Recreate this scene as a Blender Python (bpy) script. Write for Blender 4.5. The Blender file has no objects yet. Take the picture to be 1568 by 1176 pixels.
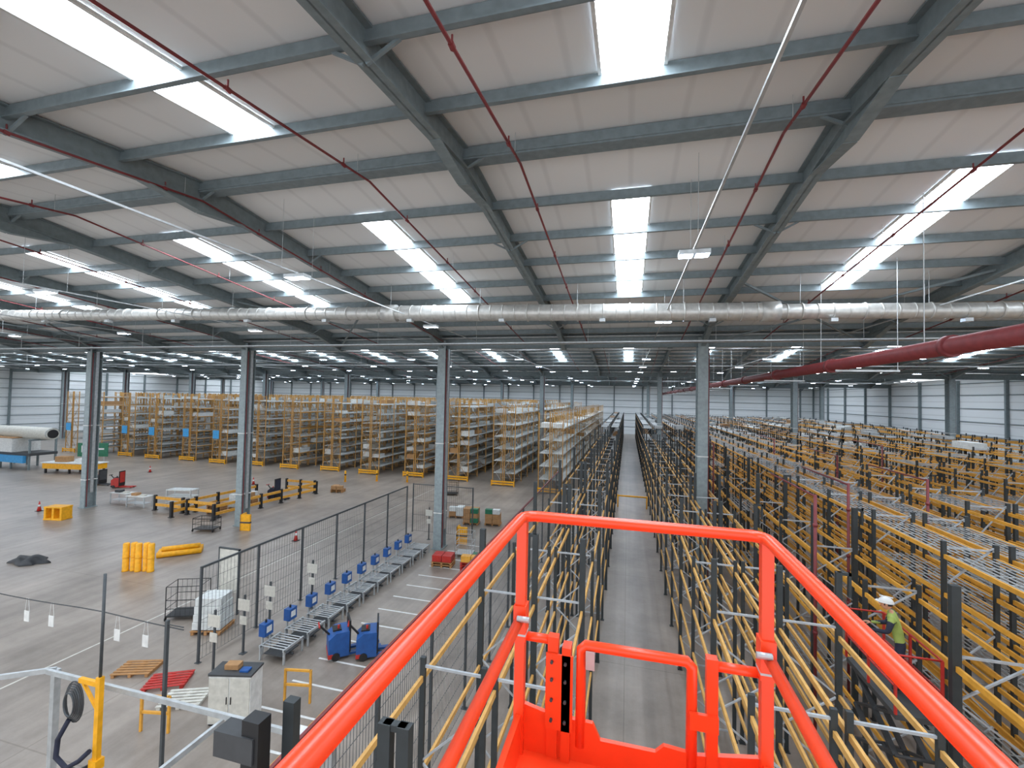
import bpy, math, random
from mathutils import Vector, Matrix
random.seed(7)
R=random.random
SC=bpy.context.scene
SC.view_settings.view_transform='Standard'
H=9.5
# ------------------------------------------------------------------ materials
def s2l(c):
    return tuple(((x/255.0)/12.92 if x/255.0<=0.04045 else (((x/255.0)+0.055)/1.055)**2.4) for x in c)
def mat(name,rgb,rough=0.6,metal=0.0,var=0.12,scale=6.0,emit=0.0):
    m=bpy.data.materials.new(name); m.use_nodes=True
    nt=m.node_tree; b=nt.nodes['Principled BSDF']
    c=s2l(rgb)
    b.inputs['Roughness'].default_value=rough
    b.inputs['Metallic'].default_value=metal
    if emit>0:
        b.inputs['Base Color'].default_value=(*c,1)
        b.inputs['Emission Color'].default_value=(*c,1)
        b.inputs['Emission Strength'].default_value=emit
        return m
    tc=nt.nodes.new('ShaderNodeTexCoord'); n=nt.nodes.new('ShaderNodeTexNoise'); n.inputs['Scale'].default_value=scale
    n.inputs['Detail'].default_value=2
    r=nt.nodes.new('ShaderNodeValToRGB')
    r.color_ramp.elements[0].position=0.3; r.color_ramp.elements[1].position=0.7
    r.color_ramp.elements[0].color=(*[x*(1-var) for x in c],1)
    r.color_ramp.elements[1].color=(*[min(1,x*(1+var)) for x in c],1)
    nt.links.new(tc.outputs['Object'],n.inputs['Vector']); nt.links.new(n.outputs['Fac'],r.inputs['Fac'])
    nt.links.new(r.outputs['Color'],b.inputs['Base Color'])
    return m
M={}
def D(k,*a,**kw): M[k]=mat(k,*a,**kw)
D('steel',(116,128,131),rough=.55)
D('col_steel',(140,152,154),rough=.5)
D('purlin',(114,126,130),rough=.5)
D('galv',(182,186,187),rough=.4,metal=.35)
D('duct',(192,192,188),rough=.4,metal=.5)
D('rack_dark',(46,52,54),rough=.5)
D('rack_brace',(175,180,184),rough=.45,metal=.2)
D('rack_yellow',(218,158,58),rough=.5)
D('rack_ochre',(190,144,78),rough=.6)
D('beam_tan',(208,160,88),rough=.6)
D('deck',(190,193,192),rough=.6)
D('mesh_deck',(160,163,162),rough=.55,metal=.2)
D('stock_white',(206,210,208),rough=.7)
D('carton',(168,128,86),rough=.8)
D('maroon',(116,44,46),rough=.5)
D('lift_orange',(246,74,32),rough=.33,var=.05)
D('black',(26,27,29),rough=.5)
D('darkgrey',(62,64,66),rough=.6)
D('yellow',(236,168,20),rough=.5)
D('blue',(34,84,150),rough=.4)
D('skyblue',(60,150,205),rough=.5)
D('red',(180,44,36),rough=.45)
D('green',(30,110,80),rough=.5)
D('white',(216,217,214),rough=.5)
D('cream',(200,198,188),rough=.6)
D('wood',(168,124,78),rough=.8)
D('fence',(74,79,82),rough=.5,metal=.2)
D('skin',(195,140,112),rough=.6)
D('hivis',(150,168,84),rough=.7)
D('navy',(34,38,56),rough=.8)
D('bluewhite_lamp',(200,222,255),emit=75)
D('skylight',(232,243,255),emit=20)
# roof sheet
def sheet_mat(name,rgb,scale,axis='X',dark=.86):
    m=bpy.data.materials.new(name); m.use_nodes=True; nt=m.node_tree; b=nt.nodes['Principled BSDF']
    b.inputs['Roughness'].default_value=.55
    tc=nt.nodes.new('ShaderNodeTexCoord'); w=nt.nodes.new('ShaderNodeTexWave')
    w.bands_direction=axis; w.inputs['Scale'].default_value=scale; w.inputs['Distortion'].default_value=0
    r=nt.nodes.new('ShaderNodeValToRGB'); c=s2l(rgb)
    r.color_ramp.elements[0].position=0; r.color_ramp.elements[0].color=(*[x*dark for x in c],1)
    r.color_ramp.elements[1].position=.06; r.color_ramp.elements[1].color=(*c,1)
    nt.links.new(tc.outputs['Object'],w.inputs['Vector']); nt.links.new(w.outputs['Fac'],r.inputs['Fac'])
    nt.links.new(r.outputs['Color'],b.inputs['Base Color']); return m
M['roof']=sheet_mat('roof_liner',(224,226,226),.31,'X',.9)
M['clad']=sheet_mat('wall_cladding',(228,233,235),.31,'Z',.8)
# floor
def floor_mat():
    m=bpy.data.materials.new('polished_concrete'); m.use_nodes=True; nt=m.node_tree; b=nt.nodes['Principled BSDF']
    L=nt.links.new; tc=nt.nodes.new('ShaderNodeTexCoord')
    n=nt.nodes.new('ShaderNodeTexNoise'); n.inputs['Scale'].default_value=.3; n.inputs['Detail'].default_value=9; n.inputs['Roughness'].default_value=.7
    r=nt.nodes.new('ShaderNodeValToRGB')
    r.color_ramp.elements[0].position=.32; r.color_ramp.elements[0].color=(*s2l((124,115,106)),1)
    r.color_ramp.elements[1].position=.68; r.color_ramp.elements[1].color=(*s2l((164,153,142)),1)
    L(tc.outputs['Object'],n.inputs['Vector']); L(n.outputs['Fac'],r.inputs['Fac'])
    br=nt.nodes.new('ShaderNodeTexBrick'); br.offset=0; br.inputs['Scale'].default_value=1
    br.inputs['Brick Width'].default_value=7.6; br.inputs['Row Height'].default_value=8.35; br.inputs['Mortar Size'].default_value=.02
    br.inputs['Color1'].default_value=(1,1,1,1); br.inputs['Color2'].default_value=(1,1,1,1); br.inputs['Mortar'].default_value=(.75,.74,.72,1)
    L(tc.outputs['Object'],br.inputs['Vector'])
    mp=nt.nodes.new('ShaderNodeMapping'); mp.inputs['Scale'].default_value=(2.2,.06,1)
    n2=nt.nodes.new('ShaderNodeTexNoise'); n2.inputs['Scale'].default_value=1; n2.inputs['Detail'].default_value=5
    L(tc.outputs['Object'],mp.inputs['Vector']); L(mp.outputs['Vector'],n2.inputs['Vector'])
    r2=nt.nodes.new('ShaderNodeValToRGB'); r2.color_ramp.elements[0].position=.35; r2.color_ramp.elements[0].color=(.82,.81,.8,1)
    r2.color_ramp.elements[1].position=.6; r2.color_ramp.elements[1].color=(1,1,1,1); L(n2.outputs['Fac'],r2.inputs['Fac'])
    def mul(a,c):
        x=nt.nodes.new('ShaderNodeMix'); x.data_type='RGBA'; x.blend_type='MULTIPLY'; x.inputs[0].default_value=1
        L(a,x.inputs[6]); L(c,x.inputs[7]); return x.outputs[2]
    L(mul(mul(r.outputs['Color'],br.outputs['Color']),r2.outputs['Color']),b.inputs['Base Color'])
    b.inputs['Roughness'].default_value=.34
    return m
M['floor']=floor_mat()
# ------------------------------------------------------------------ mesh builder
class MB:
    def __init__(s): s.v=[];s.f=[];s.m=[];s.mats=[];s.sm=[]
    def mi(s,k):
        if k not in s.mats: s.mats.append(k)
        return s.mats.index(k)
    def quadbox(s,P,k):
        o=len(s.v); s.v+=P; i=s.mi(k)
        for q in ((0,3,2,1),(4,5,6,7),(0,1,5,4),(1,2,6,5),(2,3,7,6),(3,0,4,7)):
            s.f.append(tuple(o+a for a in q)); s.m.append(i); s.sm.append(False)
    def box(s,x0,x1,y0,y1,z0,z1,k):
        s.quadbox([(x0,y0,z0),(x1,y0,z0),(x1,y1,z0),(x0,y1,z0),(x0,y0,z1),(x1,y0,z1),(x1,y1,z1),(x0,y1,z1)],k)
    def cbox(s,c,d,k,rot=0):
        hx,hy,hz=d[0]/2,d[1]/2,d[2]/2; ca,sa=math.cos(rot),math.sin(rot); P=[]
        for dz in(-hz,hz):
            for dx,dy in((-hx,-hy),(hx,-hy),(hx,hy),(-hx,hy)):
                P.append((c[0]+dx*ca-dy*sa,c[1]+dx*sa+dy*ca,c[2]+dz))
        s.quadbox(P,k)
    def beam(s,p,q,w,h,k,up=(0,0,1)):
        p=Vector(p);q=Vector(q);d=(q-p).normalized();u=Vector(up)
        if abs(d.dot(u))>.98:u=Vector((0,1,0))
        r=d.cross(u).normalized();u=r.cross(d)
        P=[]
        for e in(p,q):
            for a,b in((-1,-1),(1,-1),(1,1),(-1,1)):
                P.append(tuple(e+r*(a*w/2)+u*(b*h/2)))
        o=len(s.v);s.v+=P;i=s.mi(k)
        for f in((0,1,2,3),(7,6,5,4),(0,4,5,1),(1,5,6,2),(2,6,7,3),(3,7,4,0)):
            s.f.append(tuple(o+a for a in f));s.m.append(i);s.sm.append(False)
    def ibeam(s,p,q,w,h,k,t=.03):
        p=Vector(p);q=Vector(q);d=(q-p).normalized();u=Vector((0,0,1))
        if abs(d.dot(u))>.98:u=Vector((0,1,0))
        r=d.cross(u).normalized();u=r.cross(d)
        s.beam(p,q,t,h,k,tuple(u))
        for sg in(-1,1):
            o=u*(sg*(h-t)/2); s.beam(p+o,q+o,w,t,k,tuple(u))
    def tube(s,pts,r,k,n=8,closed=False,cap=True):
        pts=[Vector(p) for p in pts]; N=len(pts); rs=r if isinstance(r,(list,tuple)) else [r]*N
        i=s.mi(k); base=len(s.v); ref=None
        for j,p in enumerate(pts):
            if closed: d=(pts[(j+1)%N]-pts[j-1])
            elif j==0:d=pts[1]-p
            elif j==N-1:d=p-pts[j-1]
            else:d=(pts[j+1]-p).normalized()+(p-pts[j-1]).normalized()
            d.normalize()
            if ref is None:
                ref=Vector((0,0,1)) if abs(d.z)<.9 else Vector((1,0,0))
            a=(ref-d*ref.dot(d)).normalized(); ref=a; b=d.cross(a)
            for t in range(n):
                an=2*math.pi*t/n; s.v.append(tuple(p+a*(math.cos(an)*rs[j])+b*(math.sin(an)*rs[j])))
        for j in range(N if closed else N-1):
            j2=(j+1)%N
            for t in range(n):
                s.f.append((base+j*n+t,base+j*n+(t+1)%n,base+j2*n+(t+1)%n,base+j2*n+t));s.m.append(i);s.sm.append(n>6)
        if cap and not closed:
            s.f.append(tuple(base+t for t in range(n))[::-1]);s.m.append(i);s.sm.append(False)
            s.f.append(tuple(base+(N-1)*n+t for t in range(n)));s.m.append(i);s.sm.append(False)
    def prism(s,poly,x0,x1,k,axis='X'):
        o=len(s.v);n=len(poly);i=s.mi(k)
        for x in(x0,x1):
            for a,b in poly:
                s.v.append((x,a,b) if axis=='X' else ((a,x,b) if axis=='Y' else (a,b,x)))
        s.f.append(tuple(o+t for t in range(n)));s.m.append(i);s.sm.append(False)
        s.f.append(tuple(o+n+t for t in range(n))[::-1]);s.m.append(i);s.sm.append(False)
        for t in range(n):
            s.f.append((o+t,o+n+t,o+n+(t+1)%n,o+(t+1)%n));s.m.append(i);s.sm.append(False)
    def quad(s,P,k):
        o=len(s.v);s.v+=[tuple(p) for p in P];s.f.append(tuple(range(o,o+len(P))));s.m.append(s.mi(k));s.sm.append(False)
    def build(s,name,loc=(0,0,0),rz=0,parent=None,bevel=0):
        me=bpy.data.meshes.new(name); me.from_pydata(s.v,[],s.f)
        for k in s.mats: me.materials.append(M[k])
        me.polygons.foreach_set('material_index',s.m); me.polygons.foreach_set('use_smooth',s.sm); me.update()
        ob=bpy.data.objects.new(name,me); SC.collection.objects.link(ob); ob.location=loc; ob.rotation_euler=(0,0,rz)
        if parent: ob.parent=parent
        if bevel:
            b=ob.modifiers.new('bevel','BEVEL'); b.width=bevel; b.segments=2; b.limit_method='ANGLE'
        return ob
# ------------------------------------------------------------------ shell
XL,XR,Y0,Y1=-118.0,45.0,-7.4,126.2
SPAN=33.4; RIDGES=[9.3+SPAN*k for k in range(4)]; VALLEYS=[-7.4+SPAN*k for k in range(5)]
def rb(y):
    d=min(abs(y-r) for r in RIDGES); return 12.85+1.8*(1-d/16.7)
b=MB(); b.box(XL,XR,Y0-6,Y1,-.2,0,'floor'); b.build('floor')
b=MB()
for r in RIDGES:
    for sg in(-1,1):
        z0,z1=rb(r)+.52,rb(r+sg*16.7)+.52
        ya,yb=r,r+sg*16.7
        P=[(XL,ya,z0),(XR,ya,z0),(XR,yb,z1),(XL,yb,z1)]
        P2=[(x,y,z+.12) for x,y,z in P]
        b.quadbox(P+P2,'roof')
b.build('ceiling')
def wall(name,axis,c,a0,a1,out,pit=7.6,start=0):
    w=MB(); ztop=13.4
    if axis=='Y': w.box(a0,a1,c,c+out*.2,0,ztop,'clad')
    else: w.box(c,c+out*.2,a0,a1,0,ztop,'clad')
    w.build(name)
    t=MB()
    def bx(lo,hi,dep,z0,z1,k):
        if axis=='Y': t.box(lo,hi,min(c,c-out*dep),max(c,c-out*dep),z0,z1,k)
        else: t.box(min(c,c-out*dep),max(c,c-out*dep),lo,hi,z0,z1,k)
    p=a0+start
    while p<a1:
        bx(p-.14,p+.14,.35,0,ztop-.3,'steel'); p+=pit
    for z in(2,3.8,5.6,7.4,9.2,11,12.6): bx(a0,a1,.12,z,z+.1,'purlin')
    t.build('trim_'+name.split('_')[1])
wall('wall_far','Y',Y1,XL,XR,1,7.6,start=.3)
wall('wall_left','X',XL,Y0,Y1,-1,8.35)
wall('wall_right','X',XR,Y0,Y1,1,8.35)
# rafters
RX=[3.9+7.6*k for k in range(-15,6)]; RX=[x for x in RX if XL+1<x<XR-1]
b=MB()
for x in RX:
    for r in RIDGES:
        for sg in(-1,1):
            yv=r+sg*16.7; d=.25
            b.ibeam((x,r,rb(r)+d),(x,yv,rb(yv)+d),.26,.5,'steel')
            b.prism([(r,rb(r)+.1),(r,rb(r)-.32),(r+sg*1.5,rb(r+sg*1.5)+.02)],x-.05,x+.05,'steel')
            b.beam((x,r+sg*.02,rb(r)-.32),(x,r+sg*1.5,rb(r+sg*1.5)-.0),.24,.03,'steel')
            b.prism([(yv,rb(yv)+.1),(yv,rb(yv)-.5),(yv-sg*2.4,rb(yv-sg*2.4)+.02)],x-.05,x+.05,'steel')
            b.beam((x,yv,rb(yv)-.5),(x,yv-sg*2.4,rb(yv-sg*2.4)),.24,.03,'steel')
b.build('roof_rafters')
# purlins + fly braces
OFF={1:.35,-1:.0}
b=MB(); PY=[]
for r in RIDGES:
    PY.append((r,0))
    for sg in(-1,1):
        for i in range(1,9): PY.append((r+sg*(i*1.93+OFF[sg]),sg))
for y,sg in PY:
    z=rb(y); th=.07
    b.box(XL,XR,y-th/2,y+th/2,z+.26,z+.5,'purlin')
    b.box(XL,XR,y-.09,y+.0,z+.24,z+.265,'purlin')
    if sg==0: b.box(XL,XR,y+.18,y+.25,z+.24,z+.5,'purlin'); b.box(XL,XR,y-.06,y+.3,z+.2,z+.25,'purlin')
    if y<60:
        for x in RX:
            if -60<x<30:
                for s2 in(-1,1):
                    if sg==0 or (abs(y*10)%3<1.0):
                        b.beam((x+s2*.02,y,z-.02),(x+s2*.55,y,z+.26),.05,.05,'purlin')
b.build('roof_purlins')
# skylights
b=MB(); f=MB()
for x in [3.9+7.6*k-3.9 for k in range(-15,7)]:
    if not XL+1<x<XR-1: continue
    for r in RIDGES:
        for sg in(-1,1):
            ys=[r+sg*(i*1.93+OFF[sg]) for i in range(1,6)]
            for a,c in zip(ys[:-1],ys[1:]):
                a2=a+sg*.06;c2=c-sg*.06
                b.quad([(x-.49,a2,rb(a2)+.49),(x+.49,a2,rb(a2)+.49),(x+.49,c2,rb(c2)+.49),(x-.49,c2,rb(c2)+.49)],'skylight')
            for s2 in(-.52,.52):
                f.beam((x+s2,ys[0],rb(ys[0])+.48),(x+s2,ys[-1],rb(ys[-1])+.48),.06,.05,'white')
b.build('roof_skylights'); f.build('trim_skylights')
# columns
for vy in VALLEYS[1:4]:
    for k in range(-14,6,2):
        x=3.9+7.6*k
        if not XL+2<x<XR-2: continue
        c=MB(); zt=rb(vy)+.1
        S='col_steel'
        c.box(-.26,.26,-.40,-.36,0,zt,S); c.box(-.26,.26,.36,.40,0,zt,S); c.box(-.02,.02,-.36,.36,0,zt,S)
        c.box(-.34,.34,-.48,.48,0,.05,S)
        for z in(2.2,6.5): c.box(-.28,.28,-.42,.42,z,z+.06,'white')
        c.box(.26,.34,-.1,.1,1.2,zt-.5,'galv'); c.tube([(.3,-.3,.1),(.3,-.3,zt-.6)],.03,'maroon',6)
        c.box(-.28,.28,-.42,.42,zt-1.1,zt-1.04,S)
        c.build('steel_column',(x,vy,0))
# valley beams with bracing
b=MB()
for vy in VALLEYS[1:4]:
    b.ibeam((XL,vy,12.75),(XR,vy,12.75),.3,.6,'steel')
    b.box(XL,XR,vy-.5,vy+.5,13.05,13.1,'galv')
    for i,x in enumerate(RX[:-1]):
        if i%3==0:
            b.beam((x,vy,12.6),(x+7.6,vy-8.3,rb(vy-8.3)+.2),.08,.08,'steel'); b.beam((x+7.6,vy,12.6),(x,vy-8.3,rb(vy-8.3)+.2),.08,.08,'steel')
            b.beam((x,vy,12.6),(x+7.6,vy+8.3,rb(vy+8.3)+.2),.08,.08,'steel')
b.build('valley_beams')
# sprinkler pipes
b=MB()
for x in(-46,-41,-36.5,-31.5,-26.5,-21,-16,-11.2,-6.1,-2.35,2.8,6.9,13.2,18,23,28,33):
    for r in RIDGES[:3]:
        pts=[(x,r-16.7,rb(r-16.7)-.02),(x,r,rb(r)-.02),(x,r+16.7,rb(r+16.7)-.02)]
        b.tube(pts,.028,'maroon',6)
        y=r-15.5
        while y<r+16:
            b.tube([(x,y,rb(y)-.02),(x,y,rb(y)+.13)],.016,'maroon',5)
            if int(y)%2==0:b.tube([(x,y+.5,rb(y)),(x,y+.5,rb(y)+.5)],.006,'galv',4)
            b.tube([(x,y-.05,rb(y)-.02),(x,y+.05,rb(y)-.03)],.044,'maroon',6)
            y+=2.9
b.build('sprinkler_pipework')
b=MB()
b.tube([(7.0,4,10.85),(7.0,30,10.85),(7.0,110,10.85)],.2,'maroon',16)
for y in range(6,110,6):
    b.tube([(7,y,10.85),(7,y+.16,10.85)],.25,'maroon',16)
    b.tube([(7,y+1,11.0),(7,y+1,rb(y+1)+.5)],.012,'galv',5)
b.tube([(7.9,4,11.15),(7.9,110,11.15)],.07,'maroon',8); b.tube([(8.3,4,11.0),(8.3,110,11.0)],.05,'galv',8)
for y in range(9,110,8): b.box(6.7,8.5,y,y+.06,10.58,10.64,'galv'); b.tube([(8.45,y+.03,10.6),(8.45,y+.03,rb(y)+.5)],.012,'galv',5)
b.build('sprinkler_main_pipe')
# air duct
b=MB()
def dp(x): 
    t=(x+29)/42.3; return (x,16.0+2.5*t,9.5+3.74-.5*t)
xs=[-62+i*.5 for i in range(0,int((40+62)/.5)+1)]
for i in range(len(xs)-1):
    x=xs[i]; r=.33 if -10<x<5 else .27
    b.tube([dp(x),dp(xs[i+1])],r,'duct',20,cap=False)
    p=Vector(dp(x)); b.tube([p,p+Vector((.05,0,0))],r+(.012 if i%4 else .035),'duct',20)
for x in(-10,5):
    p=Vector(dp(x)); b.tube([p-Vector((.3,0,0)),p+Vector((.3,0,0))],.37,'duct',20)
for x in range(-58,38,4):
    p=dp(x); b.tube([(p[0],p[1],p[2]+.28),(p[0],p[1],rb(p[1])+.5)],.01,'galv',4)
    b.cbox((p[0]+1,p[1]-.1,p[2]-.36),(.22,.25,.12),'galv')
b.build('ventilation_duct')
# cable trays
b=MB()
for y,z in((22.5,12.3),(34,13.2),(48,13.0),(65,12.9),(84,12.9)):
    b.box(XL+2,XR-2,y,y+.35,z,z+.02,'galv'); b.box(XL+2,XR-2,y,y+.02,z,z+.09,'galv'); b.box(XL+2,XR-2,y+.33,y+.35,z,z+.09,'galv')
    for x in range(-110,44,6): b.tube([(x,y+.17,z),(x,y+.17,rb(y)+.5)],.012,'galv',4)
b.build('cable_trays')
# high bay lamps
b=MB()
LROW=[1.4,10.2,19.8,29,38,-9.2,-19.5,-29,-38.5,-48,-57.5,-67,-76.5,-86,-95.5,-105]
for x in LROW:
    z=12.9
    b.box(x-.02,x+.02,-4,120,z,z+.04,'galv')
    y=1.7
    while y<120:
        b.box(x-.33,x+.33,y-.17,y+.17,z-.13,z-.03,'galv')
        for s2 in(-.17,.17):
            b.quad([(x+s2-.14,y-.15,z-.134),(x+s2-.14,y+.15,z-.134),(x+s2+.14,y+.15,z-.134),(x+s2+.14,y-.15,z-.134)],'bluewhite_lamp')
        b.tube([(x,y-.6,z),(x,y-.6,rb(y)+.3)],.006,'galv',4); b.tube([(x,y+.6,z),(x,y+.6,rb(y)+.3)],.006,'galv',4)
        y+=8.9
b.build('high_bay_lamps')
# ------------------------------------------------------------------ racks
def rack(rows,y0,n,bay,Ht,levels,pm='rack_dark',bm='rack_yellow',br='rack_brace',deck=0,stock=0,brace=1.0,alt=0,top=False,deckmat='deck',ends=False,sign=False,slat=False,pw=.05,bh=.1,smix=('stock_white','stock_white','deck','deck','carton'),name='pallet_rack'):
    b=MB(); xc=rows[0][0]
    for ri,(xa,xb) in enumerate(rows):
        xa-=xc; xb-=xc
        for i in range(n+1):
            y=i*bay; h=Ht-(alt if i%2 else 0); w=pw if (alt and i%2==0) else .045
            for x in(xa,xb):
                b.box(x-w,x+w,y-w*.8,y+w*.8,0,h,pm); b.box(x-.08,x+.08,y-.07,y+.07,0,.02,pm)
                if alt and i%2==0 and ri==len(rows)-1 and x==xb and y<25: b.box(x-.02,x+.22,y-.04,y+.04,h-.06,h,pm); b.box(x+.17,x+.22,y-.04,y+.04,h-.5,h,pm)
            z=.25; k=0; hh=min(h,Ht-alt)
            while z+brace<hh:
                b.beam((xa if k%2 else xb,y,z),(xb if k%2 else xa,y,z+brace),.03,.04,br,(0,1,0)); z+=brace;k+=1
            b.beam((xa,y,.25),(xb,y,.25),.04,.04,br); b.beam((xa,y,hh-.15),(xb,y,hh-.15),.04,.04,br)
            if i<n:
                for li,l in enumerate(levels):
                    for x in(xa,xb): b.box(x-.025,x+.025,y+.04,y+bay-.04,l-bh,l,bm)
                    tp=(li==len(levels)-1)
                    if R()<deck or(top and tp):
                        if slat:
                            ns=7; 
                            for q in range(ns):
                                xx=xa+.07+(xb-xa-.14)*q/(ns-1); b.box(xx-.02,xx+.02,y+.05,y+bay-.05,l-.02,l-.005,'mesh_deck')
                            for yy in(.3,.8,1.3,1.8,2.3,2.8): b.box(xa,xb,y+yy,y+yy+.04,l-.03,l-.015,'mesh_deck')
                        else: b.box(xa,xb,y+.05,y+bay-.05,l+.001,l+.03,deckmat)
                    if stock and R()<stock:
                        w2=bay*(.4+.5*R()); h2=.25+.35*R()
                        b.box(xa+.1,xb-.1,y+.15,y+.15+w2-.2,l+.03,l+.03+h2,random.choice(smix))
    if ends:
        xa=rows[0][0]-xc-.1; xb=rows[-1][1]-xc+.1
        for z in(.15,.4): b.box(xa,xb,-.35,-.25,z,z+.15,'yellow')
        for x in(xa,xb-.1): b.box(x,x+.1,-.36,-.24,0,.6,'yellow')
        for i in range(12): # end mesh
            x=xa+.1+(xb-xa-.2)*i/11; b.beam((x,-.06,1),(x,-.06,Ht-.2),.012,.012,'rack_ochre')
    if sign:
        b.box(.1,1.1,-.12,-.09,3.2,4.3,'skyblue')
    b.build(name,(xc,y0,0))
lv4=[1.5,3.1,4.7]; lvr=[1.0,1.9,2.9,3.9,4.9]; lv6=[1.05,2.1,3.1,4.1,5.1,6.0]
rack([(-2.05,-.95),(-3.35,-2.25)],4.0,17,3.15,6.3,lv4,alt=1.3,bm='beam_tan',pw=.065)
rack([(-2.05,-.95),(-3.35,-2.25)],58.5,18,3.15,6.3,[1.5,3,4.5,5.9],deck=.7,stock=.1,bm='beam_tan',brace=1.5)
rack([(1.9,3.0),(3.2,4.3)],4.6,17,3.1,6.0,[1.2,2.3,3.5,4.7],alt=1.0,bm='beam_tan',pw=.055,brace=.8)
rack([(1.9,3.0),(3.2,4.3)],58.5,18,3.15,6.3,[1.5,3,4.5,5.9],deck=.6,stock=.1,bm='beam_tan',brace=1.5)
rack([(5.7,6.8)],3.6,17,3.1,6.3,lvr,alt=1.1,pw=.07,deck=.08,slat=True,brace=.8)
rack([(7.3,8.3),(8.6,9.6)],3.6,17,3.1,6.3,lv6,top=True,deck=.15,slat=True)
rack([(7.3,8.3),(8.6,9.6)],56.3,18,3.1,6.3,[1.5,3,4.5,5.9],top=True,deck=.3,slat=True,brace=1.5)
x=11.2
while x<41:
    rack([(x,x+1.1),(x+1.3,x+2.4)],6,15,3.15,6.3,lv6 if x<26 else [1.5,3,4.5,6.0],deck=.25,stock=.02,brace=1.5,slat=True,alt=.01)
    rack([(x,x+1.1),(x+1.3,x+2.4)],53.25,19,3.15,6.3,[1.5,3,4.5,6.0],deck=.35,stock=.06,brace=2,slat=False)
    x+=5.2
rack([(5.7,6.8)],58.5,18,3.15,6.3,[1.5,3,4.5,5.9],deck=.7,stock=.1,brace=1.5)
# mid and far-left blocks
lv=[1.3,2.6,3.9,5.2,6.5,7.8]
SM=('stock_white','stock_white','deck','deck','stock_white','carton')
rack([(-8.6,-7.5),(-7.3,-6.2)],44,23,3.15,8.0,lv[:5],deck=.9,stock=.2,pm='rack_ochre',brace=1.6,deckmat='stock_white',bm='deck',ends=True,smix=SM)
rack([(-14,-12.9),(-12.7,-11.6)],46,22,3.15,8.6,lv,deck=.9,stock=.2,pm='rack_ochre',brace=1.6,deckmat='stock_white',bm='deck',ends=True,smix=SM)
x=-19.6
i=0
while x>-84:
    rack([(x,x+1.1),(x+1.3,x+2.4)],47+.4*(i%2),22,3.15,9.0,[1.0,2.0,3.0,4.0,5.0,6.0,7.1,8.3],deck=.9,stock=.2,pm='rack_ochre',br='rack_ochre',brace=1.6,deckmat='deck',bm=('deck','rack_ochre','deck')[i%3],ends=True,sign=(x<-50),smix=SM)
    x-=5.6;i+=1
# guard bar at aisle
b=MB(); b.tube([(-.75,40.6,1.0),(1.7,40.6,1.0)],.07,'yellow',8); b.tube([(-.75,40.6,0),(-.75,40.6,1.1)],.06,'yellow',8); b.tube([(1.7,40.6,0),(1.7,40.6,1.1)],.06,'yellow',8)
b.build('aisle_barrier')
# in-rack sprinkler risers
for (x,y) in((5.2,14.5),(7.05,17),(10.3,19),(10.3,26),(5.2,30),(10.3,36),(16.0,34)):
    b=MB(); b.tube([(0,0,0),(0,0,6.9)],.045,'maroon',8); b.tube([(0,0,6.85),(0,4,6.85)],.03,'maroon',6); b.tube([(0,0,0),(0,0,.04)],.1,'maroon',8)
    for z in(1.5,3,4.5,6): b.tube([(0,0,z),(0,0,z+.08)],.065,'maroon',8)
    b.build('sprinkler_riser',(x,y,0))
# ------------------------------------------------------------------ fences
def fence(x,y0,y1,h,rail,name,step=.1,post=2.5,z0=.1):
    b=MB(); L=y1-y0; y=0
    while y<=L:
        b.beam((0,y,z0),(0,y,h),.007,.007,'fence'); y+=step
    z=z0
    while z<h: b.beam((.01,0,z),(.01,L,z),.009,.009,'fence'); z+=.45
    y=0
    while y<=L+.01:
        b.box(-.035,.035,y-.035,y+.035,0,h+.03,'fence'); b.box(-.09,.09,y-.07,y+.07,0,.015,'fence'); y+=post
    b.beam((0,0,h),(0,L,h),.06,.06,rail); b.build(name,(x,y0,0))
fence(-4.7,3,33,4.3,'maroon','mesh_guard_fence')
fence(-14.4,12.5,27.5,3.3,'fence','safety_fence',step=.15)
b=MB()
for i in range(30): b.beam((i*.15,0,.1),(i*.15,0,3.3),.008,.008,'fence')
b.box(-.03,4.4,-.02,.02,3.28,3.33,'fence')
for z in(.1,1.2,2.2): b.box(0,4.4,-.006,.006,z,z+.015,'fence')
for p in(0,2.2,4.4): b.box(p-.035,p+.035,-.035,.035,0,3.35,'fence')
b.build('safety_fence',(-14.4,28.4,0))
# ------------------------------------------------------------------ scissor lifts
def scissor(b,x0,x1,y0,y1,zf,c,n,arm='lift_orange'):
    b.box(x0,x1,y0,y1,.18,.62,c)
    for x in(x0+.02,x1-.14):
        for y in(y0+.35,y1-.35):
            b.tube([(x,y,.19),(x+.12,y,.19)],.19,'black',16); b.tube([(x-.01,y,.19),(x+.13,y,.19)],.08,'galv',10)
    z0=.66; z1=zf-.12; dz=(z1-z0)/n
    for i in range(n):
        a=z0+i*dz; t=a+dz
        for x in(x0+.1,x1-.1):
            b.beam((x,y0+.2,a),(x,y1-.2,t),.05,.1,arm,(1,0,0)); b.beam((x+.05,y1-.2,a),(x+.05,y0+.2,t),.05,.1,arm,(1,0,0))
        ym=(y0+y1)/2
        for (y,z) in((y0+.2,a),(y1-.2,a),(ym,a+dz/2)): b.tube([(x0+.08,y,z),(x1-.03,y,z)],.03,'darkgrey',8)
b=MB(); o='lift_orange'
xl,xr,yb,yf=-.42,.50,-1.0,1.85; zf=8.04; zt=9.0; zm=8.5; zs=8.585
scissor(b,xl+.05,xr-.05,-.6,1.6,zf,o,7)
b.box(xl-.02,xr+.02,yb,yf+.02,zf-.1,zf,o)
b.box(xl+.03,xr-.03,yb+.03,yf-.05,zf,zf+.006,o)
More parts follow.
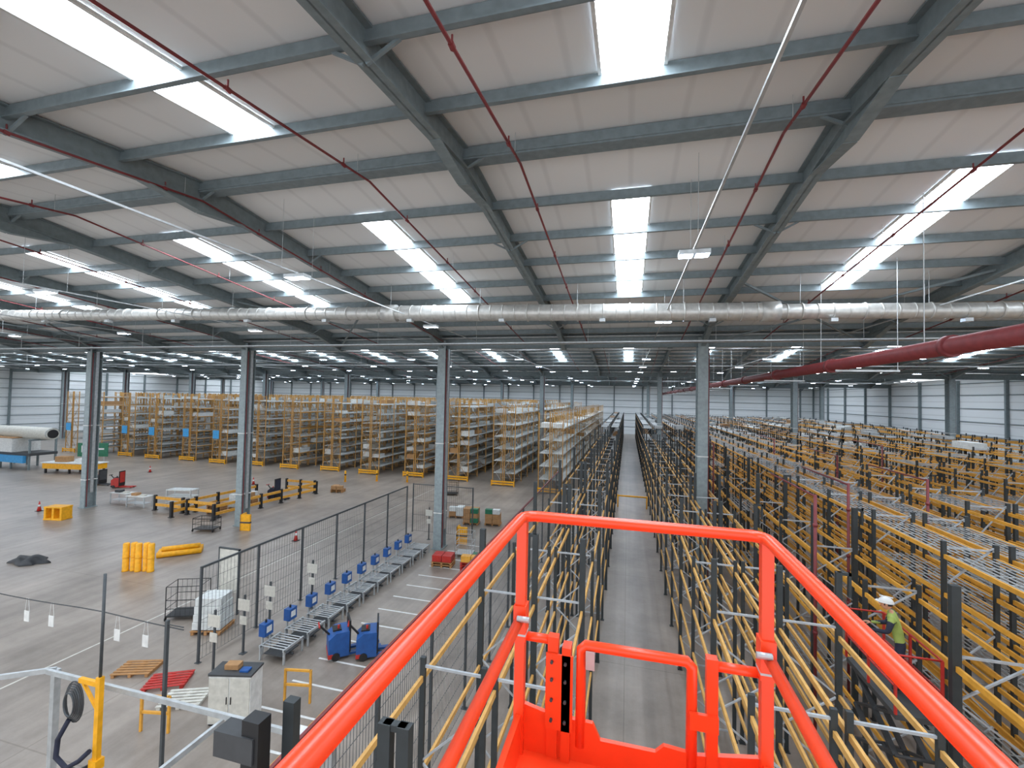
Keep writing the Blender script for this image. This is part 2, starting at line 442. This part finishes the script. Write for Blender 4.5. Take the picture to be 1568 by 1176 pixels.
def rr(z,rad=.06):
    pts=[(xl,yb,z),(xl,yf-rad,z)]
    for i in range(1,5):
        a=math.pi/2*i/5; pts.append((xl+rad-rad*math.cos(a),yf-rad+rad*math.sin(a),z))
    pts+=[(xl+rad,yf,z),(xr-rad,yf,z)]
    for i in range(1,5):
        a=math.pi/2*i/5; pts.append((xr-rad+rad*math.sin(a),yf-rad+rad*math.cos(a),z))
    pts+=[(xr,yf-rad,z),(xr,yb,z)]
    return pts
b.tube(rr(zt),.022,o,16)
for x in(xl,xr):
    b.tube([(x,yb,zs),(x,yf-.02,zs)],.02,o,12)
    for y in(yb,.1,yf-.02): b.box(x-.02,x+.02,y-.02,y+.02,zf,zt,o)
    b.box(x-.012,x+.012,yb,yf,zf,zf+.16,o)
    s=1 if x<0 else -1
    b.box(x-.026,x+.026,yf-.05,yf+.012,8.5,8.64,o)
    b.tube([(x,yf-.09,8.61),(x+s*.05,yf-.09,8.61)],.012,'galv',8)
    b.box(x+s*.013,x+s*.0215,yf-.045,yf-.015,8.56,8.6,'white'); b.box(x-.027,x+.027,yf-.051,yf+.013,8.52,8.528,'galv')
b.tube([(xl,yb,zt),(xr,yb,zt)],.022,o,12); b.tube([(xl,yb,zm),(xr,yb,zm)],.018,o,12)
b.tube([(xl,yf,zm),(-.29,yf,zm)],.018,o,12); b.tube([(.31,yf,zm),(xr,yf,zm)],.018,o,12)
b.box(-.305,-.262,yf-.02,yf+.02,zf,zm+.02,o); b.box(-.245,-.21,yf-.03,yf+.03,zf+.0,zm-.01,o)
b.box(-.31,-.2,yf-.03,yf-.022,8.16,8.46,o)
for z in(8.2,8.28,8.36,8.43):
    for x in(-.285,-.23): b.tube([(x,yf-.03,z),(x,yf-.042,z)],.006,'darkgrey',8)
b.tube([(-.17,yf,8.1),(-.17,yf,zm-.02),(-.15,yf,zm),(.23,yf,zm),(.25,yf,zm-.02),(.25,yf,8.1)],.021,o,12)
b.box(-.15,-.115,yf-.03,yf-.022,8.42,8.49,'galv')
b.box(.30,.34,yf-.02,yf+.02,zf,zm+.03,o); b.box(.24,.34,yf-.035,yf-.02,8.27,8.33,o)
b.prism([(xl,zf),(xl,zf+.19),(-.33,zf+.17),(-.18,zf+.16),(-.12,zf+.16),(-.09,zf+.1),(.12,zf+.1),(.15,zf+.13),(.27,zf+.12),(xr,zf+.16),(xr,zf)],yf-.01,yf+.01,o,'Y')
b.build('scissor_lift')
b=MB(); scissor(b,0,.72,0,1.9,3.8,'darkgrey',4,'darkgrey')
b.box(0,.72,0,1.9,3.7,3.8,'darkgrey')
for z in(4.3,4.88):
    b.tube([(0,0,z),(.72,0,z),(.72,1.9,z),(0,1.9,z)],.02,'red',8,closed=True)
for x in(0,.72):
    for y in(0,.95,1.9): b.box(x-.02,x+.02,y-.02,y+.02,3.8,4.88,'red')
b.build('scissor_lift',(4.85,9.9,0))
# ------------------------------------------------------------------ worker
def skin_mesh(name,V,E,Rad,root=0,sub=2):
    me=bpy.data.meshes.new(name); me.from_pydata(V,E,[]); ob=bpy.data.objects.new(name,me); SC.collection.objects.link(ob)
    m=ob.modifiers.new('s','SKIN'); 
    for i,r in enumerate(Rad):
        sv=me.skin_vertices[0].data[i]; sv.radius=(r,r) if not isinstance(r,tuple) else r; sv.use_root=(i==root)
    s=ob.modifiers.new('u','SUBSURF'); s.levels=sub; s.render_levels=sub
    dg=bpy.context.evaluated_depsgraph_get(); me2=bpy.data.meshes.new_from_object(ob.evaluated_get(dg))
    bpy.data.objects.remove(ob); ob=bpy.data.objects.new(name,me2); SC.collection.objects.link(ob)
    for p in me2.polygons:p.use_smooth=True
    return ob
wk=bpy.data.objects.new('construction_worker',None); SC.collection.objects.link(wk)
V=[(0,0,.95),(0,.04,1.15),(0,.12,1.36),(0,.18,1.52)]; Rd=[(.15,.11),(.14,.1),(.17,.11),.055]; E=[(0,1),(1,2),(2,3)]
for s in(-1,1):
    o=len(V); V+=[(s*.19,.13,1.43),(s*.27,.2,1.17),(s*.21,.42,1.13),(s*.2,.47,1.12)]; Rd+=[.07,.05,.034,.03]; E+=[(2,o),(o,o+1),(o+1,o+2),(o+2,o+3)]
    o=len(V); V+=[(s*.1,0,.88),(s*.12,.05,.5),(s*.13,0,.1),(s*.14,.15,.05)]; Rd+=[.09,.065,.05,.042]; E+=[(0,o),(o,o+1),(o+1,o+2),(o+2,o+3)]
body=skin_mesh('body',V,E,Rd)
for k in('hivis','navy','black','skin'): body.data.materials.append(M[k])
for p in body.data.polygons:
    c=p.center; p.material_index=2 if c.z<.14 else (1 if c.z<.97 else (3 if (c.z>1.5 and abs(c.x)<.1) else (1 if (abs(c.x)>.2 and c.z<1.38) else 0)))
body.parent=wk
for s in(-1,1):
    V=[(s*.2,.46,1.12),(s*.2,.53,1.11)]; Rd=[(.03,.018),(.04,.016)]; E=[(0,1)]
    for fi,(dx,ln) in enumerate(((-.03,.07),(-.01,.08),(.01,.075),(.03,.06))):
        o=len(V); V+=[(s*.2+dx,.56,1.11),(s*.2+dx,.56+ln*.5,1.095),(s*.2+dx,.56+ln*.75,1.06)]; Rd+=[.009,.008,.007]; E+=[(1,o),(o,o+1),(o+1,o+2)]
    o=len(V); V+=[(s*.2-s*.045,.51,1.1),(s*.2-s*.05,.55,1.075)]; Rd+=[.01,.009]; E+=[(0,o),(o,o+1)]
    hnd=skin_mesh('hand',V,E,Rd,0,1); hnd.data.materials.append(M['skin']); hnd.parent=wk
def uvs(b,c,rx,ry,rz,k,nu=20,nv=14,f=None,v0=0,v1=1):
    o=len(b.v);i=b.mi(k)
    for j in range(nv+1):
        t=math.pi*(v0+(v1-v0)*j/nv)
        for u in range(nu):
            a=2*math.pi*u/nu; x,y,z=math.sin(t)*math.cos(a),math.sin(t)*math.sin(a),math.cos(t)
            if f:x,y,z=f(x,y,z)
            b.v.append((c[0]+x*rx,c[1]+y*ry,c[2]+z*rz))
    for j in range(nv):
        for u in range(nu):
            b.f.append((o+j*nu+u,o+(j+1)*nu+u,o+(j+1)*nu+(u+1)%nu,o+j*nu+(u+1)%nu));b.m.append(i);b.sm.append(True)
b=MB(); hc=(0,.22,1.64)
uvs(b,hc,.078,.098,.118,'skin',f=lambda x,y,z:(x*(1-.25*max(0,-z)),y*(1-.12*max(0,-z)),z))
b.prism([(hc[1]+.09,hc[2]+.02),(hc[1]+.125,hc[2]-.025),(hc[1]+.09,hc[2]-.03)],-.012,.012,'skin')
for s in(-1,1):
    uvs(b,(s*.03,hc[1]+.088,hc[2]+.012),.013,.01,.009,'white',8,6); uvs(b,(s*.03,hc[1]+.097,hc[2]+.012),.005,.004,.005,'black',8,6)
    uvs(b,(s*.08,hc[1]-.005,hc[2]),.012,.022,.033,'skin',8,8)
b.cbox((0,hc[1]+.09,hc[2]-.06),(.045,.012,.01),'red')
uvs(b,(0,hc[1]-.012,hc[2]+.0),.084,.096,.112,'black',16,10,v0=0,v1=.55)
hd=b.build('head',parent=wk)
b=MB(); uvs(b,(0,hc[1],hc[2]+.035),.1,.125,.11,'white',24,10,v0=0,v1=.5)
P=[(hc[0]+.105*math.cos(2*math.pi*i/24),hc[1]+(.13 if math.sin(2*math.pi*i/24)<0 else .175)*math.sin(2*math.pi*i/24)) for i in range(24)]
b.prism(P,hc[2]+.03,hc[2]+.04,'white','Z'); b.box(-.015,.015,hc[1]-.11,hc[1]+.11,hc[2]+.135,hc[2]+.15,'white')
b.build('hard_hat',parent=wk)
wk.location=(5.36,10.75,3.8); wk.rotation_euler=(0,0,math.radians(65))
# ------------------------------------------------------------------ packing / conveyor line
for i in range(10):
    y=13.2+i*1.2; b=MB()
    for x in(-.5,.5):
        for yy in(.05,.95): b.box(x-.03,x+.03,yy-.03,yy+.03,0,.5,'galv')
        b.box(x-.03,x+.03,0,1.0,.44,.52,'galv')
    for k in range(7): b.tube([(-.47,.07+k*.143,.5),(.47,.07+k*.143,.5)],.02,'galv',8)
    b.box(-.5,.5,.45,.52,.12,.18,'darkgrey'); b.box(-.4,.4,.1,.9,.2,.24,'darkgrey')
    b.box(-.72,-.66,.3,.36,0,.7,'galv'); b.box(-.72,-.66,.66,.72,0,.7,'galv')
    b.box(-.8,-.53,.26,.66,.66,1.1,'blue'); b.box(-.53,-.522,.34,.58,.78,1.0,'white'); b.tube([(-.68,.46,1.1),(-.68,.46,1.2)],.035,'black',8)
    b.build('conveyor_station',(-12.0,y,0),bevel=.008)
for (x,y) in((-13.4,13.4),(-13.4,14.6),(-13.4,12.2),(-12.6,27.2),(-13.4,17)):
    b=MB(); b.box(-.03,.03,-.03,.03,0,2.1,'fence'); b.box(-.1,.1,-.1,.1,0,.02,'fence'); b.cbox((0,-.04,1.75),(.5,.02,.4),'cream'); b.cbox((0,-.04,1.2),(.3,.02,.3),'cream'); b.build('notice_board',(x,y,0))
b=MB(); b.box(-.5,.5,-.03,.03,.9,2.7,'cream'); b.box(-.55,-.49,-.04,.04,0,2.75,'fence'); b.box(.49,.55,-.04,.04,0,2.75,'fence'); b.box(-.55,.55,-.04,.04,2.7,2.76,'fence'); b.build('white_screen_panel',(-16.5,15.6,0))
b=MB()
for x in(-.5,0,.5): b.box(x-.06,x+.06,-.5,.5,0,.12,'wood')
b.box(-.6,.6,-.5,.5,.12,.15,'wood')
for k in range(4): b.cbox((0,0,.33+k*.3),(1.08-.04*k,.92-.03*k,.29),'stock_white',.03*(k%2))
b.build('shrink_wrapped_pallet',(-15.9,14.4,0),rz=.3,bevel=.03)
def cage(name,x,y,w,d,h,rz=0,k='black',full=True):
    b=MB()
    b.box(-w/2,w/2,-d/2,d/2,.16,.21,k)
    for sx in(-1,1):
        for sy in(-1,1):
            b.tube([(sx*w/2,sy*d/2,.16),(sx*w/2,sy*d/2,h)],.02,k,6); b.tube([(sx*w/2-.03,sy*d/2*.9,.08),(sx*w/2+.0,sy*d/2*.9,.08)],.08,'black',10)
    for z in(.5,.85,h):
        for sy in(-1,1): b.tube([(-w/2,sy*d/2,z),(w/2,sy*d/2,z)],.014,k,6)
        for sx in(-1,1): b.tube([(sx*w/2,-d/2,z),(sx*w/2,d/2,z)],.014,k,6)
    for i in range(1,7):
        x1=-w/2+w*i/7
        for sy in(-1,1): b.tube([(x1,sy*d/2,.2),(x1,sy*d/2,h)],.006,k,4)
    b.build(name,(x,y,0),rz); 
cage('roll_cage_trolley',-17.8,14.9,1.3,.8,1.4,.4)
cage('roll_cage_trolley',-16.5,40,1.6,.9,1.3,.2)
cage('roll_cage_trolley',-27.6,24.2,1.4,.8,.9,.2)
cage('roll_cage_trolley',-6.6,6.2,1.1,.8,1.6,.1)
cage('roll_cage_trolley',-9.3,25.2,1.0,.8,1.4,.1,'galv')
def truck(name,x,y,rz,body='blue',acc='red',mast=1.3):
    b=MB()
    b.prism([(-.35,.1),(.35,.1),(.35,.75),(.1,.95),(-.35,.95)],-.38,.38,body)
    for sx in(-.2,.2):
        b.box(sx-.08,sx+.08,-1.5,-.35,.06,.14,body); b.tube([(sx-.05,-1.35,.07),(sx+.05,-1.35,.07)],.07,'black',10)
    b.tube([(-.42,.1,.14),(-.34,.1,.14)],.14,'black',12); b.tube([(.34,.1,.14),(.42,.1,.14)],.14,'black',12)
    b.box(-.36,.36,-.4,-.34,.2,mast,'black'); b.box(-.3,.3,-.41,-.40,.5,mast-.1,body)
    b.beam((0,.3,.8),(0,.65,1.2),.06,.06,'black'); b.tube([(-.2,.65,1.2),(.2,.65,1.2)],.03,acc,8); b.box(-.39,.39,.2,.36,.1,.25,acc)
    b.box(-.2,.2,-.1,.2,.95,1.0,'black'); b.tube([(-.1,0,1.0),(-.1,0,1.12)],.04,acc,8)
    b.build(name,(x,y,0),rz,bevel=.02)
truck('pallet_truck',-10.1,14.3,2.3); truck('pallet_truck',-9.1,14.6,2.1)
truck('pallet_truck',-47.5,32,1.9,'red','black',1.6); truck('pallet_truck',-50.5,32.4,1.6,'darkgrey','red',1.5); truck('pallet_truck',-30.5,33.2,1.6,'navy','red',1.8)
def pallet(name,x,y,rz,k='wood',n=1,load=None):
    b=MB()
    for j in range(n):
        z=j*.15
        for xx in(-.52,0,.52): b.box(xx-.05,xx+.05,-.4,.4,z,z+.1,k)
        for i in range(6): yy=-.36+i*.144; b.box(-.6,.6,yy-.045,yy+.045,z+.1,z+.125,k)
    if load:
        z=n*.15
        for i in range(2):
            for j in range(2):
                for l in range(load[1]):
                    if l==load[1]-1 and R()<.4: continue
                    b.box(-.55+i*.56,-.02+i*.56,-.38+j*.39,-.01+j*.39,z+l*.34,z+l*.34+.33,load[0] if R()<.7 else random.choice(['carton','green','stock_white']))
    b.build(name,(x,y,0),rz,bevel=.004)
pallet('wooden_pallet',-14.3,11.4,.5,'red',1); pallet('wooden_pallet',-13.0,10.9,.4,'cream',1); pallet('wooden_pallet',-15.9,11.6,.35,'wood',1)
pallet('loaded_pallet',-11.2,31.6,.1,'wood',1,('carton',3)); pallet('loaded_pallet',-9.6,31.9,.1,'wood',1,('carton',3)); pallet('loaded_pallet',-12.9,33.0,.1,'wood',1,('stock_white',2))
pallet('loaded_pallet',-8.2,23.4,.1,'red',3,('rack_yellow',1)); pallet('loaded_pallet',-9.9,23.4,.1,'wood',2,('red',1))
pallet('loaded_pallet',-31.2,31.2,.2,'wood',2,('carton',2)); pallet('loaded_pallet',-30.6,29.6,.2,'wood',1,('stock_white',3)); pallet('wooden_pallet',-31.0,28,.2,'wood',5); pallet('loaded_pallet',-27.0,37.5,.2,'wood',2,('carton',1))
b=MB(); b.box(-.6,.6,-.3,.3,.06,1.4,'white'); b.box(-.62,.62,-.32,.32,1.4,1.46,'darkgrey')
for s in(-1,1):
    b.box(s*.3-.28,s*.3+.28,-.325,-.3,.1,1.36,'cream'); b.box(s*.06-.012,s*.06+.012,-.35,-.325,.65,.85,'black')
b.box(-.58,.58,-.28,.28,0,.06,'black'); b.box(-.3,.1,-.1,.15,1.46,1.6,'carton'); b.box(.2,.45,-.2,.0,1.46,1.52,'blue')
b.build('metal_cabinet',(-10.9,10.7,0),rz=.25,bevel=.008)
for (x,y,r) in((-12.6,9.7,.2),(-9.7,11.8,.2)):
    b=MB()
    for xx in(-.4,.4): b.box(xx-.03,xx+.03,-.03,.03,0,1.0,'rack_yellow')
    b.box(-.4,.4,-.03,.03,.94,1.0,'rack_yellow'); b.box(-.4,.4,-.03,.03,.5,.56,'rack_yellow'); b.build('yellow_guard_frame',(x,y,0),rz=r)
b=MB()
for i in range(5):
    b.tube([(i*.33,.1*(i%2),0),(i*.33,.1*(i%2),.05),(i*.33,.1*(i%2),1.4),(i*.33,.1*(i%2),1.45)],[.17,.15,.15,.12],'yellow',14)
    b.tube([(i*.33,.1*(i%2),.7),(i*.33,.1*(i%2),.74)],.165,'yellow',14)
b.build('yellow_bollard_cluster',(-25.3,17.6,0),rz=.25)
b=MB()
for i in range(3):
    b.tube([(0,i*.34,.16),(2.1,i*.34,.16)],.16,'yellow',12)
b.tube([(.2,.17,.42),(2.0,.17,.42)],.14,'yellow',12)
b.build('yellow_bollard_stack',(-25.6,19.4,0),rz=.75)
b=MB(); b.box(-.7,.7,-.4,.4,0,.12,'yellow')
for x in(-.6,0,.6): b.box(x-.08,x+.08,-.38,.38,.12,.9,'yellow')
b.box(-.7,.7,-.4,.4,.85,.95,'yellow'); b.build('yellow_guard_stack',(-39.8,23.0,0),rz=.2,bevel=.02)
def guard(x,y,rz):
    b=MB(); b.box(-.35,.35,-.08,.08,0,1.1,'yellow'); b.box(-.35,-.25,-.08,.5,0,1.1,'yellow'); b.box(-.36,.36,-.09,.09,.5,.62,'darkgrey'); b.build('column_guard',(x,y,0),rz,bevel=.02)
guard(-25.2,25.0,.2); guard(-10.2,27.0,.1)
b=MB()
uvs(b,(0,0,.02),1.1,.6,.32,'black',20,8,f=lambda x,y,z:(x*(1+.25*math.sin(5*y)),y*(1+.2*math.sin(7*x)),z*(.7+.3*math.sin(6*x+3*y))),v0=0,v1=.5)
b.build('black_cover_heap',(-31.4,17.0,0))
def cone(x,y,k='red'):
    b=MB(); b.box(-.18,.18,-.18,.18,0,.03,'black'); b.tube([(0,0,.03),(0,0,.3),(0,0,.75)],[.14,.09,.025],k,14); b.tube([(0,0,.35),(0,0,.5)],[.088,.062],'white',14); b.build('traffic_cone',(x,y,0))
for p in((-43.6,24.0),(-37,37.5),(-20.5,24.3),(-53,39)): cone(*p)
for p in((-29.4,42),(-26.5,43.5),(-23.2,44.2),(-20,45)):
    b=MB(); b.tube([(0,0,0),(0,0,1.1),(0,0,1.2)],[.1,.1,.05],'yellow',12); b.tube([(0,0,.7),(0,0,.85)],.103,'black',12); b.tube([(0,0,0),(0,0,.02)],.16,'yellow',12); b.build('yellow_bollard',(p[0],p[1],0))
def barrier(p,q):
    p=Vector((*p,0));q=Vector((*q,0));L=(q-p).length;n=max(1,round(L/2)); b=MB()
    d=(q-p)
    for i in range(n+1):
        c=d*i/n; b.cbox((c.x,c.y,.6),(.18,.18,1.2),'black'); b.cbox((c.x,c.y,.02),(.3,.3,.04),'black')
    for z in(.45,1.0): b.beam((0,0,z),(d.x,d.y,z),.1,.2,'rack_yellow')
    b.build('pedestrian_barrier',p)
barrier((-32.8,25.8),(-32.2,33)); barrier((-29.3,26.2),(-28.3,36)); barrier((-32.5,26.8),(-29.6,26.8)) ; barrier((-31.8,36.2),(-28.7,36.3)); barrier((-36,27),(-33.2,27))
b=MB()
for x in(-1,1):
    for y in(-.4,.4): b.box(x-.04,x+.04,y-.04,y+.04,0,1.5,'galv')
for z in(.4,.9,1.4): b.box(-1.05,1.05,-.45,.45,z,z+.06,'stock_white')
b.build('steel_shelf_unit',(-35.0,28.4,0),rz=.2)
for (px,py,it) in((-40.6,27.8,'darkgrey'),(-38.2,27.4,'carton')):
    b=MB()
    for x in(-.8,.8):
        for y in(-.35,.35): b.box(x-.03,x+.03,y-.03,y+.03,0,.85,'galv')
    b.box(-.9,.9,-.4,.4,.85,.9,'white'); b.box(-.6,-.1,-.2,.2,.9,1.1,it); b.box(.2,.6,-.2,.1,.9,1.0,'cream'); b.box(-.8,.8,-.35,.35,.3,.33,'galv')
    b.build('packing_table',(px,py,0),rz=.1)
# extraction machine far left, green sign, yellow platform
b=MB()
b.tube([(-6,0,4.1),(2.6,0,4.1),(3.3,0,4.1)],[.72,.72,.66],'cream',20); b.tube([(3.25,0,4.1),(3.4,0,4.1)],.5,'black',20); b.tube([(3.2,0,4.1),(3.35,0,4.1)],.68,'galv',20,cap=False)
b.box(-5.5,-1,-1.3,1.3,1.9,3.5,'white'); b.box(-5.6,-.9,-1.4,1.4,3.5,3.6,'carton')
for x in(-5.3,-3,-1.2,1.8):
    for y in(-1.2,1.2): b.box(x-.08,x+.08,y-.08,y+.08,0,3.5 if x>0 else 1.9,'steel')
b.box(1.7,1.9,-1.3,1.3,3.3,3.5,'steel'); b.box(-5.5,2,-1.3,1.3,1.6,1.9,'darkgrey'); b.box(-4,1.5,-1.6,-1.3,.8,1.6,'skyblue')
b.build('dust_extraction_unit',(-68.0,36.5,0))
b=MB(); b.box(-1.6,1.6,-.04,.04,1.4,3.0,'green'); b.box(-1.2,-.2,-.05,-.04,1.9,2.7,'white'); b.box(.2,1.2,-.05,-.04,2.2,2.4,'white')
for x in(-1.2,1.2): b.box(x-.05,x+.05,0,.1,0,3,'galv')
b.build('green_safety_sign',(-61.5,38.6,0),rz=.4)
b=MB(); b.box(-3,3,-.8,.8,.5,1.1,'yellow'); b.box(-3.1,3.1,-.9,.9,1.1,1.2,'stock_white')
for x in(-2.8,0,2.8):
    for y in(-.6,.6): b.box(x-.08,x+.08,y-.08,y+.08,0,.5,'black')
b.box(-2,-.6,-.4,.4,1.2,1.8,'carton'); b.box(.4,1.8,-.4,.4,1.2,1.6,'white')
b.build('loading_platform',(-60.0,36,0),rz=.2)
# gantry rails near-left
b=MB(); z=3.3
b.beam((-12.2,7,z),(-4.9,7,z),.06,.1,'galv'); b.beam((-7.4,7,z-.1),(-7.4,1.5,z-.1),.06,.1,'galv'); b.beam((-16.5,4.2,z),(-12.1,7.1,z),.06,.1,'galv')
for x,y in((-12.1,7.1),(-5.0,7),(-7.4,1.6),(-16.4,4.3)):
    b.box(x-.06,x+.06,y-.06,y+.06,0,z,'galv'); b.box(x-.15,x+.15,y-.15,y+.15,0,.03,'galv')
b.box(-5.8,-5.3,6.9,7.1,z-.1,z+.1,'white')
b.build('overhead_gantry_rail')
b=MB()
b.box(-.055,.055,-.045,.045,0,3.7,'yellow'); b.box(-.25,.25,-.25,.25,0,.04,'yellow'); b.tube([(0,0,3.65),(0,0,5.75)],.028,'fence',8)
b.beam((-.55,0,3.55),(0,0,3.55),.07,.09,'yellow'); b.beam((-.45,0,3.5),(0,0,3.0),.05,.05,'yellow'); b.box(-.1,.1,-.08,.08,1.9,2.1,'yellow')
for k in range(6):
    r=.2+.03*k; pts=[(-.65+r*.7*math.cos(a),-.12+.02*k,3.1+r*1.15*math.sin(a)) for a in [2*math.pi*i/20 for i in range(20)]]
    b.tube(pts,.016,'darkgrey' if k%3 else 'fence',6,closed=True)
b.tube([(-.65,-.1,2.8),(-.85,-.15,2.4),(-.8,-.2,2.1),(-.5,-.2,1.95),(-.25,-.15,2.1),(-.05,-.1,2.3)],.045,'navy',8)
b.cbox((-.45,-.2,1.8),(.35,.2,.2),'black'); b.cbox((-.35,-.2,1.6),(.2,.25,.25),'blue'); b.beam((-.45,-.2,1.8),(-.05,0,2.0),.05,.05,'black')
b.build('vacuum_lifter',(-10.2,6.72,0))
b=MB()
pts=[(-16.2+i*.75,7.2,4.68-.06*math.sin(math.pi*((i*.75)%5)/5)) for i in range(11)]
b.tube(pts,.012,'darkgrey',5)
for x in(-13.3,-12.5,-10.5,-9.7):
    for s in(-.07,.07): b.tube([(x+s,7.2,4.35),(x+s*.4,7.2,4.65)],.004,'white',4)
    b.box(x-.08,x+.08,7.19,7.2,4.12,4.36,'white')
b.box(-9.16,-9.1,7.17,7.23,0,4.75,'fence'); b.box(-16.25,-16.19,7.17,7.23,0,4.7,'fence'); b.box(-9.25,-9.0,7.08,7.32,0,.02,'fence'); b.tube([(-9.1,7.2,4.67),(-8.7,7.2,4.67)],.012,'darkgrey',5)
b.build('hanging_sign_line')
for x,y in((-3.55,3.75),):
    b=MB(); b.box(-.1,.1,-.08,.08,0,6.25,'black'); b.box(-.42,.05,-.1,.1,5.85,6.1,'darkgrey'); b.build('rack_end_guard',(x,y,0))
b=MB()
for i in range(14): b.box(-10.6,-8.6,10+i*1.3,10.08+i*1.3,.001,.004,'white')
b.box(-8.7,-8.6,9,32,.001,.004,'yellow'); b.box(-19,-18.93,5,46,.001,.004,'cream')
b.build('floor_markings')
# ------------------------------------------------------------------ world + camera
w=bpy.data.worlds.new('World'); SC.world=w; w.use_nodes=True
bg=w.node_tree.nodes['Background']; bg.inputs['Color'].default_value=(.92,.95,1,1); bg.inputs['Strength'].default_value=2.1
cam=bpy.data.cameras.new('camera'); co=bpy.data.objects.new('camera',cam); SC.collection.objects.link(co)
cam.sensor_width=36; cam.lens=678/1568*36; cam.clip_start=.02; cam.clip_end=400
mt=Matrix.Rotation(math.radians(14.7),4,'Z')@Matrix.Rotation(math.radians(91.7),4,'X')@Matrix.Rotation(math.radians(1.2),4,'Z')
co.matrix_world=Matrix.Translation((0,0,H))@mt
SC.camera=co
